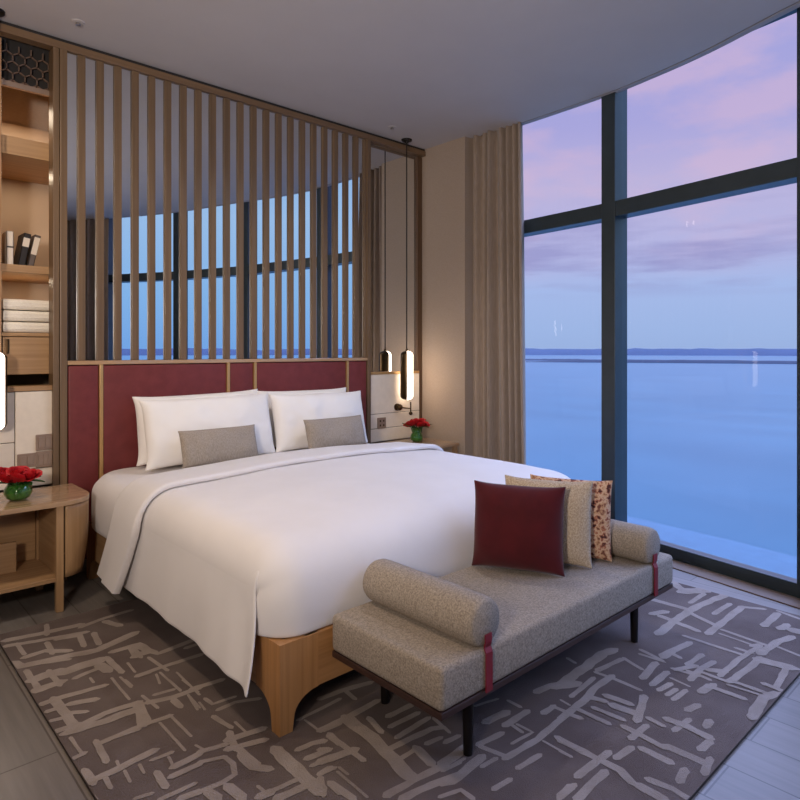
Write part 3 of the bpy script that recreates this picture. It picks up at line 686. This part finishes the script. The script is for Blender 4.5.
def duvet():
    b = B(); S = DW + DQ; Tl = (T0 - TF) + QF + FD
    def fn(u, v):
        c = (u * 2 - 1) * S; l = v * Tl
        ox, dz = prof(c, DW, DR)
        if l <= T0 - TF: y, dy = T0 - l, 0.0
        else:
            y0, dy = prof(l - (T0 - TF), 0, RF, -.06); y = TF - y0
        z = .622 + puffed(ox, y) - (dz + dy - dz * min(1, dy / (RF + .04)))
        if dy > 0:
            aa = min(.128, max(0, abs(ox) - .87)); y += (.13 - math.sqrt(.13 ** 2 - aa ** 2)) * min(1, dy / .1)
        z += .005 * nz(ox * 3.1, y * 2.7, 1) + .002 * nz(ox * 8, y * 6, 5)
        return Vector((CX + ox, y, z))
    grid(b, 90, 90, fn)
    return b
def side_drape(sg):
    """the side of the duvet hanging over the frame, its foot edge left as a loose flap"""
    b = B(); drop = .29; c0 = DW + DQ * .25; c1 = DW + DQ + drop; Tl = T0 - 1.925
    def fn(u, v):
        c = c0 + (c1 - c0) * u; l = v * Tl
        ox, dz = prof(c, DW, DR, .10)
        if l <= T0 - TF: dy = 0.0
        else: dy = prof(l - (T0 - TF), 0, RF, 0)[1]
        y = T0 - l; fade = 1 - sm((c - c0) / (DQ * .75)); sd = max(0, dz - DR) / drop
        foot = sm((v - .62) / .38)
        k = min(1, dz / DR); out = -.014 + .024 * sm((c - c0 - DQ * .18) / (DQ * .35))
        x = ox + out * k
        x += sd * (.010 * math.sin(y * 17 + 1.5) + .006 * math.sin(y * 37)) * (.25 + foot) + .045 * sd * sd * foot
        y -= .085 * sd * foot
        z = .622 + puffed(ox, y) - dz - dy * fade + out * (1 - k) + .004 * nz(ox * 3.1, y * 2.7, 1) + .012 * sd * nz(y * 2.2, 3)
        return Vector((CX + sg * x, y, z))
    grid(b, 34, 70, fn)
    return b
o = solo('duvet', duvet(), M['sheet'], 'plump white duvet draped over the bed with a loose corner flap at the foot', 'duvet', smooth='all')
solid(o, .014, 1); subs(o, 1)
for sg in (-1, 1):
    p_ = part('side_drape', side_drape(sg), M['sheet'], o, 'all'); solid(p_, .010, 0); subs(p_, 1)
def fold():
    b = B(); Wd, r = .845, .165; q = r / KX; drop = .31; S = Wd + q + drop
    Yf, Yb, th = 2.905, 3.24, .015
    n = 40
    loop = []
    for k in range(13): a = -PI / 2 + PI * k / 12; loop.append((Yf + th - th * math.cos(a) , th * math.sin(a) + th))   # rolled front edge
    for k in range(1, 10): loop.append((Yf + th + (Yb - Yf - th) * k / 9, 2 * th - .018 * (k / 9)))
    loop.append((Yb + .004, .012))
    for k in range(8, 0, -1): loop.append((Yf + th + (Yb - Yf - th) * k / 9, 0.002))
    loop.append((Yf + th, 0)); m = len(loop) - 1
    def fn(u, v):
        c = (u * 2 - 1) * S; y, up = loop[min(m, int(v * m + .5))]
        ox, dz = prof(c, Wd + up * .3, r, .085); sd = max(0, dz - r) / drop
        out = up + .004
        # push outwards along the surface normal
        k = min(1, dz / r); nx = math.copysign(k, ox); nzv = 1 - k
        puff = .040 * max(0, 1 - (ox / 1.0) ** 2) ** 1.5 * .95
        x = CX + ox + nx * (out + .014) ; z = .636 + puff - dz + nzv * out
        y2 = y + .13 * sd + .02 * (ox / 1.0) ** 2 + .012 * nz(ox * 2.2, 8) + .008 * sd * math.sin(y * 23)
        x += math.copysign(.02 * sd * sd, ox) * (1 if y < 3.1 else .4)
        z += .004 * nz(x * 4, y * 5, 2)
        return Vector((x, y2, z))
    grid(b, 90, m, fn)
    return b
o2 = solo('turned_down_duvet_edge', fold(), M['sheet'], None, None, smooth='all')
# the turned-down edge belongs to the duvet
w = Vector(o2.location); o2.parent = o; o2.location = w - Vector(o.location); o2['label'] = 'turned-down top edge of the duvet'

def pillow(w, h, t, seed, concave=.05, n=30, pw=.40, wr=.012):
    b = B()
    def side(s_):
        def fn(u, v):
            a, c = u * 2 - 1, v * 2 - 1
            x = w / 2 * a * (1 - concave * (1 - c ** 4) * abs(a) ** 3)
            z = h / 2 * c * (1 - concave * 1.2 * (1 - a ** 4) * abs(c) ** 3)
            th = max(0, (1 - a * a) * (1 - c * c)) ** pw
            y = s_ * t / 2 * th
            y += wr * th * nz(x * 6 + seed, z * 6, seed * 1.7) + wr * .5 * th * nz(x * 15, z * 15 + seed, 2)
            z += -.02 * (1 - c) * th * .5
            return Vector((x, y, z + h / 2))
        grid(b, n, n, fn)
    side(-1); side(1)
    bmesh.ops.remove_doubles(b, verts=b.verts, dist=1e-5)
    return b
def place(b, loc, yaw=0.0, lean=0.0, roll=0.0):
    xform(b, Matrix.Translation(loc) @ Matrix.Rotation(yaw, 4, 'Z') @ Matrix.Rotation(lean, 4, 'X') @ Matrix.Rotation(roll, 4, 'Y')); return b
for x, y, lean, ww, hh, lab, sd in (
        (1.775, 3.735, -.13, .86, .44, 'white bed pillow behind the front pillow on the left half', 1.0),
        (1.76, 3.545, -.24, .87, .435, 'front white pillow on the left half, behind the left taupe cushion', 2.0),
        (2.545, 3.735, -.12, .80, .43, 'white bed pillow behind the front pillow on the right half', 3.0),
        (2.565, 3.545, -.24, .80, .42, 'front white pillow on the right half, behind the right taupe cushion', 4.0)):
    b = place(pillow(ww, hh - .02, .18, sd, .06, wr=.02), (x, y, .622), 0, lean, .015 * math.sin(sd * 5))
    o = solo('bed_pillow', b, M['pillow'], lab, 'pillow', 'white bed pillows', smooth='all'); subs(o)
for x, y, lab, sd in ((1.725, 3.385, 'taupe linen lumbar cushion leaning on the left white pillow', 5.0), (2.565, 3.385, 'taupe linen lumbar cushion leaning on the right white pillow', 6.0)):
    b = place(pillow(.50, .215, .11, sd, .05), (x, y, .642), 0, -.30)
    o = solo('lumbar_cushion', b, M['lumbar'], lab, 'cushion', 'lumbar cushions', smooth='all'); subs(o)

# ================================================================== BENCH
X0, X1, Y0, Y1 = 1.322, 2.848, 1.256, 1.792
t = thing('bench', 'grey tweed daybed bench with two bolsters at the foot of the bed', 'bench', ((X0 + X1) / 2, (Y0 + Y1) / 2, 0))
b = B(); box(b, X0, X1, Y0, Y1, .244, .374, .018, 4); part('seat_cushion', b, M['bench'], t)
b = B(); box(b, X0 + .003, X1 - .003, Y0 + .003, Y1 - .003, .222, .2445, .003); part('base_rail', b, M['benchwood'], t, False)
for x, y in ((1.522, 1.33), (2.65, 1.345), (1.522, 1.73), (2.65, 1.73)):
    b = B(); tube(b, (x, y, .0125), (x, y, .223), .015, .02, 20); part('leg', b, M['black'], t)
def bolster(x):
    r = .078; b = B(); ys = [Y0 + .004, Y0 + .010, Y0 + .024, Y0 + .045, Y1 - .045, Y1 - .024, Y1 - .010, Y1 - .004]
    rs = [r * .80, r * .91, r * .98, r, r, r * .98, r * .91, r * .80]
    prof_ = [(0, 0)] + [(a, yy - Y0) for a, yy in zip(rs, ys)] + [(0, Y1 - Y0)]
    lathe(b, (0, 0, 0), prof_, 36)
    xform(b, Matrix.Translation((x, Y0, .374 + r - .004)) @ Matrix.Rotation(-PI / 2, 4, 'X'))
    p = part('bolster', b, M['bench'], t)
    b = B()
    zc = .374 + r - .004
    path = [(Y0 - .004, .240), (Y0 - .004, .36), (Y0 + .004, .376), (Y0 - .001, .392), (Y0 - .001, zc - .03)]
    for (ya, za), (yb, zb) in zip(path, path[1:]):
        d = Vector((0, yb - ya, zb - za)); nn = Vector((0, -d.z, d.y)).normalized() * -.004
        if nn.y > 0: nn = -nn
        P = [(x, ya, za), (x, yb, zb)]
        vs = [b.verts.new((x + dx, yy + k * nn.y, zz + k * nn.z)) for k in (0, 1) for yy, zz in ((ya, za), (yb, zb)) for dx in (-.0155, .0155)]
        for q in ((0, 1, 3, 2), (4, 6, 7, 5), (0, 4, 5, 1), (2, 3, 7, 6), (0, 2, 6, 4), (1, 5, 7, 3)): b.faces.new([vs[i] for i in q])
    part('strap', b, M['strap'], t, False, label='dark red strap holding the bolster')
bolster(1.530); bolster(2.658)
for loc, yaw, lean, w_, h_, th, m, lab, sd in (
        ((2.14, 1.60, .372), math.radians(-63), -.13, .40, .372, .17, M['burg'], 'burgundy velvet square cushion at the front of the row on the bench', 7.0),
        ((2.315, 1.575, .372), math.radians(-65), -.11, .395, .375, .15, M['beige'], 'beige boucle square cushion behind the burgundy one on the bench', 8.0),
        ((2.465, 1.555, .372), math.radians(-66), -.08, .375, .362, .14, M['print'], 'rust and cream leaf-print cushion nearest the far bolster', 9.0)):
    b = place(pillow(w_, h_, th, sd, .055, pw=.60), loc, yaw, lean, 0)
    o = solo('throw_cushion', b, m, lab, 'cushion', 'throw cushions on the bench', smooth='all'); subs(o)

# ================================================================== RUG
def rug():
    b = B(); box(b, .585, 3.50, .766, 3.33, .0006, .0116, .003, 2, 0)
    b.faces.ensure_lookup_table()
    for f in b.faces:
        if abs(f.normal.z) < .5: f.material_index = 2
    rd = random.Random(5)
    z = .0128; k_ = 0
    for line in STROKES.split(';'):
        v = [int(q) / 1000 for q in line.split()]; w = v[0]; P = [Vector((v[i], v[i + 1], 0)) for i in range(1, len(v), 2)]
        w = max(.010, w * .82); z = .0126 + .00002 * (k_ % 60); k_ += 1
        # resample
        Q = []
        for a, c in zip(P, P[1:]):
            n = max(1, int((c - a).length / .02))
            for i in range(n): Q.append(a.lerp(c, i / n))
        Q.append(P[-1])
        d0 = (Q[1] - Q[0]).normalized(); d1 = (Q[-1] - Q[-2]).normalized()
        rows = []
        N_ = len(Q)
        ext = w * .5
        seq = [(Q[0] - d0 * ext, .0), (Q[0] - d0 * ext * .6, .55)] + [(q, 1.0) for q in Q] + [(Q[-1] + d1 * ext * .6, .5), (Q[-1] + d1 * ext, .0)]
        for i, (q, k) in enumerate(seq):
            a = seq[max(0, i - 1)][0]; c = seq[min(len(seq) - 1, i + 1)][0]
            d = (c - a).normalized() if (c - a).length > 1e-6 else d0
            n = Vector((-d.y, d.x, 0)); s1 = 1 + .30 * nz(q.x * 22, q.y * 22, w * 90); s2 = 1 + .30 * nz(q.x * 22 + 7, q.y * 22, w * 90)
            if k == 0: k = .22
            l, r = q + n * (w / 2 * k * s1), q - n * (w / 2 * k * s2)
            cl = lambda p: (min(3.498, max(.587, p.x)), min(3.328, max(.768, p.y)), z)
            rows.append((b.verts.new(cl(l)), b.verts.new(cl(r))))
        for (l0, r0), (l1, r1) in zip(rows, rows[1:]):
            f = b.faces.new([l0, r0, r1, l1]); f.material_index = 1
    bmesh.ops.recalc_face_normals(b, faces=b.faces)
    for f in b.faces:
        if f.material_index == 1 and f.normal.z < 0: f.normal_flip()
    me = bpy.data.meshes.new('area_rug'); b.to_mesh(me); b.free()
    for k in ('rug', 'rugs', 'rugedge'): me.materials.append(M[k])
    o = bpy.data.objects.new('area_rug', me); COL.objects.link(o)
    return tag(o, 'large taupe rug with pale brush-stroke lines under the bed and bench', 'rug')
rug()
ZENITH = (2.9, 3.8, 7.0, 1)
# ================================================================== LIGHT
def spot(name, loc, tgt, e, size, col, ang=120, blend=.8):
    ld = bpy.data.lights.new(name, 'SPOT'); ld.energy = e; ld.color = col; ld.shadow_soft_size = size
    ld.spot_size = math.radians(ang); ld.spot_blend = blend
    o = bpy.data.objects.new(name, ld); COL.objects.link(o); o.location = loc
    o.rotation_euler = (Vector(tgt) - Vector(loc)).to_track_quat('-Z', 'Y').to_euler(); return o
WARM = (1, .70, .42); SOFT = (1, .82, .64)
spot('room_lamp', (-1.2, -.7, 2.2), (1.0, 2.3, .3), 36, .12, (1, .84, .68), 90)
spot('downlight_and_fill', (.30, 1.7, 3.02), (.35, 1.75, 0), 24, .06, (1, .70, .44), 75, .7)
spot('ceiling_bounce_fill', (-.9, .3, 1.7), (1.9, 2.3, 3.05), 370, .15, (1, .87, .76), 130, 1)  # added fill without a fixture, aimed up to brighten the ceiling
spot('downlight_and_fill', (2.6, 2.5, 3.02), (2.3, 3.1, 0), 52, .05, (1, .93, .87), 120)
spot('downlight_and_fill', (.2, 2.7, 3.02), (.7, 3.7, .6), 60, .06, SOFT, 120)  # added fill without a fixture, brightens the cream panel left of the bed

# world: dusk sky
w = bpy.data.worlds.new('dusk_sky'); SC.world = w; w.use_nodes = True
nt = w.node_tree; nt.nodes.clear()
out = nt.nodes.new('ShaderNodeOutputWorld'); bg = nt.nodes.new('ShaderNodeBackground'); L(nt, bg, 'Background', out, 'Surface')
tc = nt.nodes.new('ShaderNodeTexCoord'); sp = nt.nodes.new('ShaderNodeSeparateXYZ'); L(nt, tc, 'Generated', sp, 'Vector')
def ramp(src, sk, stops):
    r = nt.nodes.new('ShaderNodeValToRGB'); L(nt, src, sk, r, 'Fac'); e = r.color_ramp.elements
    e[0].position, e[0].color = stops[0]; e[1].position, e[1].color = stops[-1]
    for p, c in stops[1:-1]: k = e.new(p); k.color = c
    return r
east = ramp(sp, 'Z', [(0.0, rgb(160, 184, 228)), (.03, rgb(164, 188, 232)), (.09, rgb(172, 192, 236)), (.14, rgb(186, 188, 230)), (.24, rgb(196, 186, 224)), (.32, rgb(176, 172, 224)), (.45, rgb(168, 168, 224)), (.52, (.42, .42, .75, 1)), (.62, (1, 1, 1, 1)), (1.0, (1, 1, 1, 1))])
west = ramp(sp, 'Z', [(0.0, rgb(132, 184, 246)), (.08, rgb(150, 200, 250)), (.2, rgb(176, 212, 250)), (.4, rgb(150, 190, 236)), (1.0, rgb(110, 140, 200))])
# cloud bands: noise stretched along the horizon
def noisevec(sx, sy, sz, sc, det, off=0.0):
    mp = nt.nodes.new('ShaderNodeMapping'); mp.inputs['Scale'].default_value = (sx, sy, sz); mp.inputs['Location'].default_value = (off, off * .7, off * .3)
    L(nt, tc, 'Generated', mp, 'Vector'); n = N(nt, 'ShaderNodeTexNoise', Scale=sc, Detail=det, Roughness=.55); L(nt, mp, 'Vector', n, 'Vector'); return n
def mixc(a, ao, bcol, fac, fo, amount=1.0):
    m = N(nt, 'ShaderNodeMix', data_type='RGBA'); L(nt, a, ao, m, 6)
    m.inputs[7].default_value = bcol
    mm = N(nt, 'ShaderNodeMath', operation='MULTIPLY'); L(nt, fac, fo, mm, 0); mm.inputs[1].default_value = amount
    L(nt, mm, 'Value', m, 0); return m
def band(stops):   # mask by elevation
    return ramp(sp, 'Z', [(p, (v, v, v, 1)) for p, v in stops])
def mul(a, ao, c, co):
    m = N(nt, 'ShaderNodeMath', operation='MULTIPLY'); L(nt, a, ao, m, 0); L(nt, c, co, m, 1); return m
n1 = noisevec(2.6, 2.6, 7.5, 2.0, 7, 1.3); c1 = ramp(n1, 'Fac', [(.46, (0, 0, 0, 1)), (.62, (1, 1, 1, 1))])
e1 = band([(0, 0), (.10, 0), (.2, 1), (.5, 1), (1, .4)]); f1 = mul(c1, 'Color', e1, 'Color')
k1 = mixc(east, 'Color', rgb(222, 190, 216), f1, 'Value', .52)
n2 = noisevec(1.6, 1.6, 12, 2.0, 5, 4.2); c2 = ramp(n2, 'Fac', [(.46, (0, 0, 0, 1)), (.60, (1, 1, 1, 1))])
e2 = band([(0, 0), (.075, 0), (.11, 1), (.17, .8), (.24, 0), (1, 0)]); f2 = mul(c2, 'Color', e2, 'Color')
k2 = mixc(k1, 2, rgb(152, 150, 202), f2, 'Value', .75)
azm = ramp(sp, 'Y', [(0.0, (0, 0, 0, 1)), (1.0, (1, 1, 1, 1))])
mr = N(nt, 'ShaderNodeMapRange'); L(nt, sp, 'Y', mr, 'Value'); mr.inputs['From Min'].default_value = -.55; mr.inputs['From Max'].default_value = -.05
mx = N(nt, 'ShaderNodeMix', data_type='RGBA'); L(nt, mr, 'Result', mx, 0); L(nt, west, 'Color', mx, 6); L(nt, k2, 2, mx, 7)
# out-of-view overhead sky, boosted far above the horizon band to light the room
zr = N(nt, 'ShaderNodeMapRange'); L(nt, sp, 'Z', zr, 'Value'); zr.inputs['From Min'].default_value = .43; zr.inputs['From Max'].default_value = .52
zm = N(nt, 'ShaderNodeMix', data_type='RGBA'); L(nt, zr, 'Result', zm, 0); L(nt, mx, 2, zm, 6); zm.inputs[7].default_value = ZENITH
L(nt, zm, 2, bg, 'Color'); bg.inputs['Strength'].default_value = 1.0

# ================================================================== CAMERA
cd = bpy.data.cameras.new('camera'); cam = bpy.data.objects.new('camera', cd); COL.objects.link(cam)
cam.location = (0, 0, 1.3); cd.sensor_width = 36; cd.lens = 630 / 800 * 36; cd.shift_y = -50 / 800
cd.clip_start = .05; cd.clip_end = 60000
cam.rotation_euler = (PI / 2, 0, math.radians(47.3) - PI / 2)
SC.camera = cam
SC.view_settings.view_transform = 'Standard'; SC.view_settings.look = 'None'
SC.view_settings.exposure = 0.0; SC.view_settings.gamma = 1.0; SC.view_settings.use_curve_mapping = False
SC.cycles.max_bounces = 8; SC.cycles.diffuse_bounces = 4; SC.cycles.transparent_max_bounces = 12
SC.cycles.use_denoising = True
SC.cycles.sample_clamp_indirect = 6
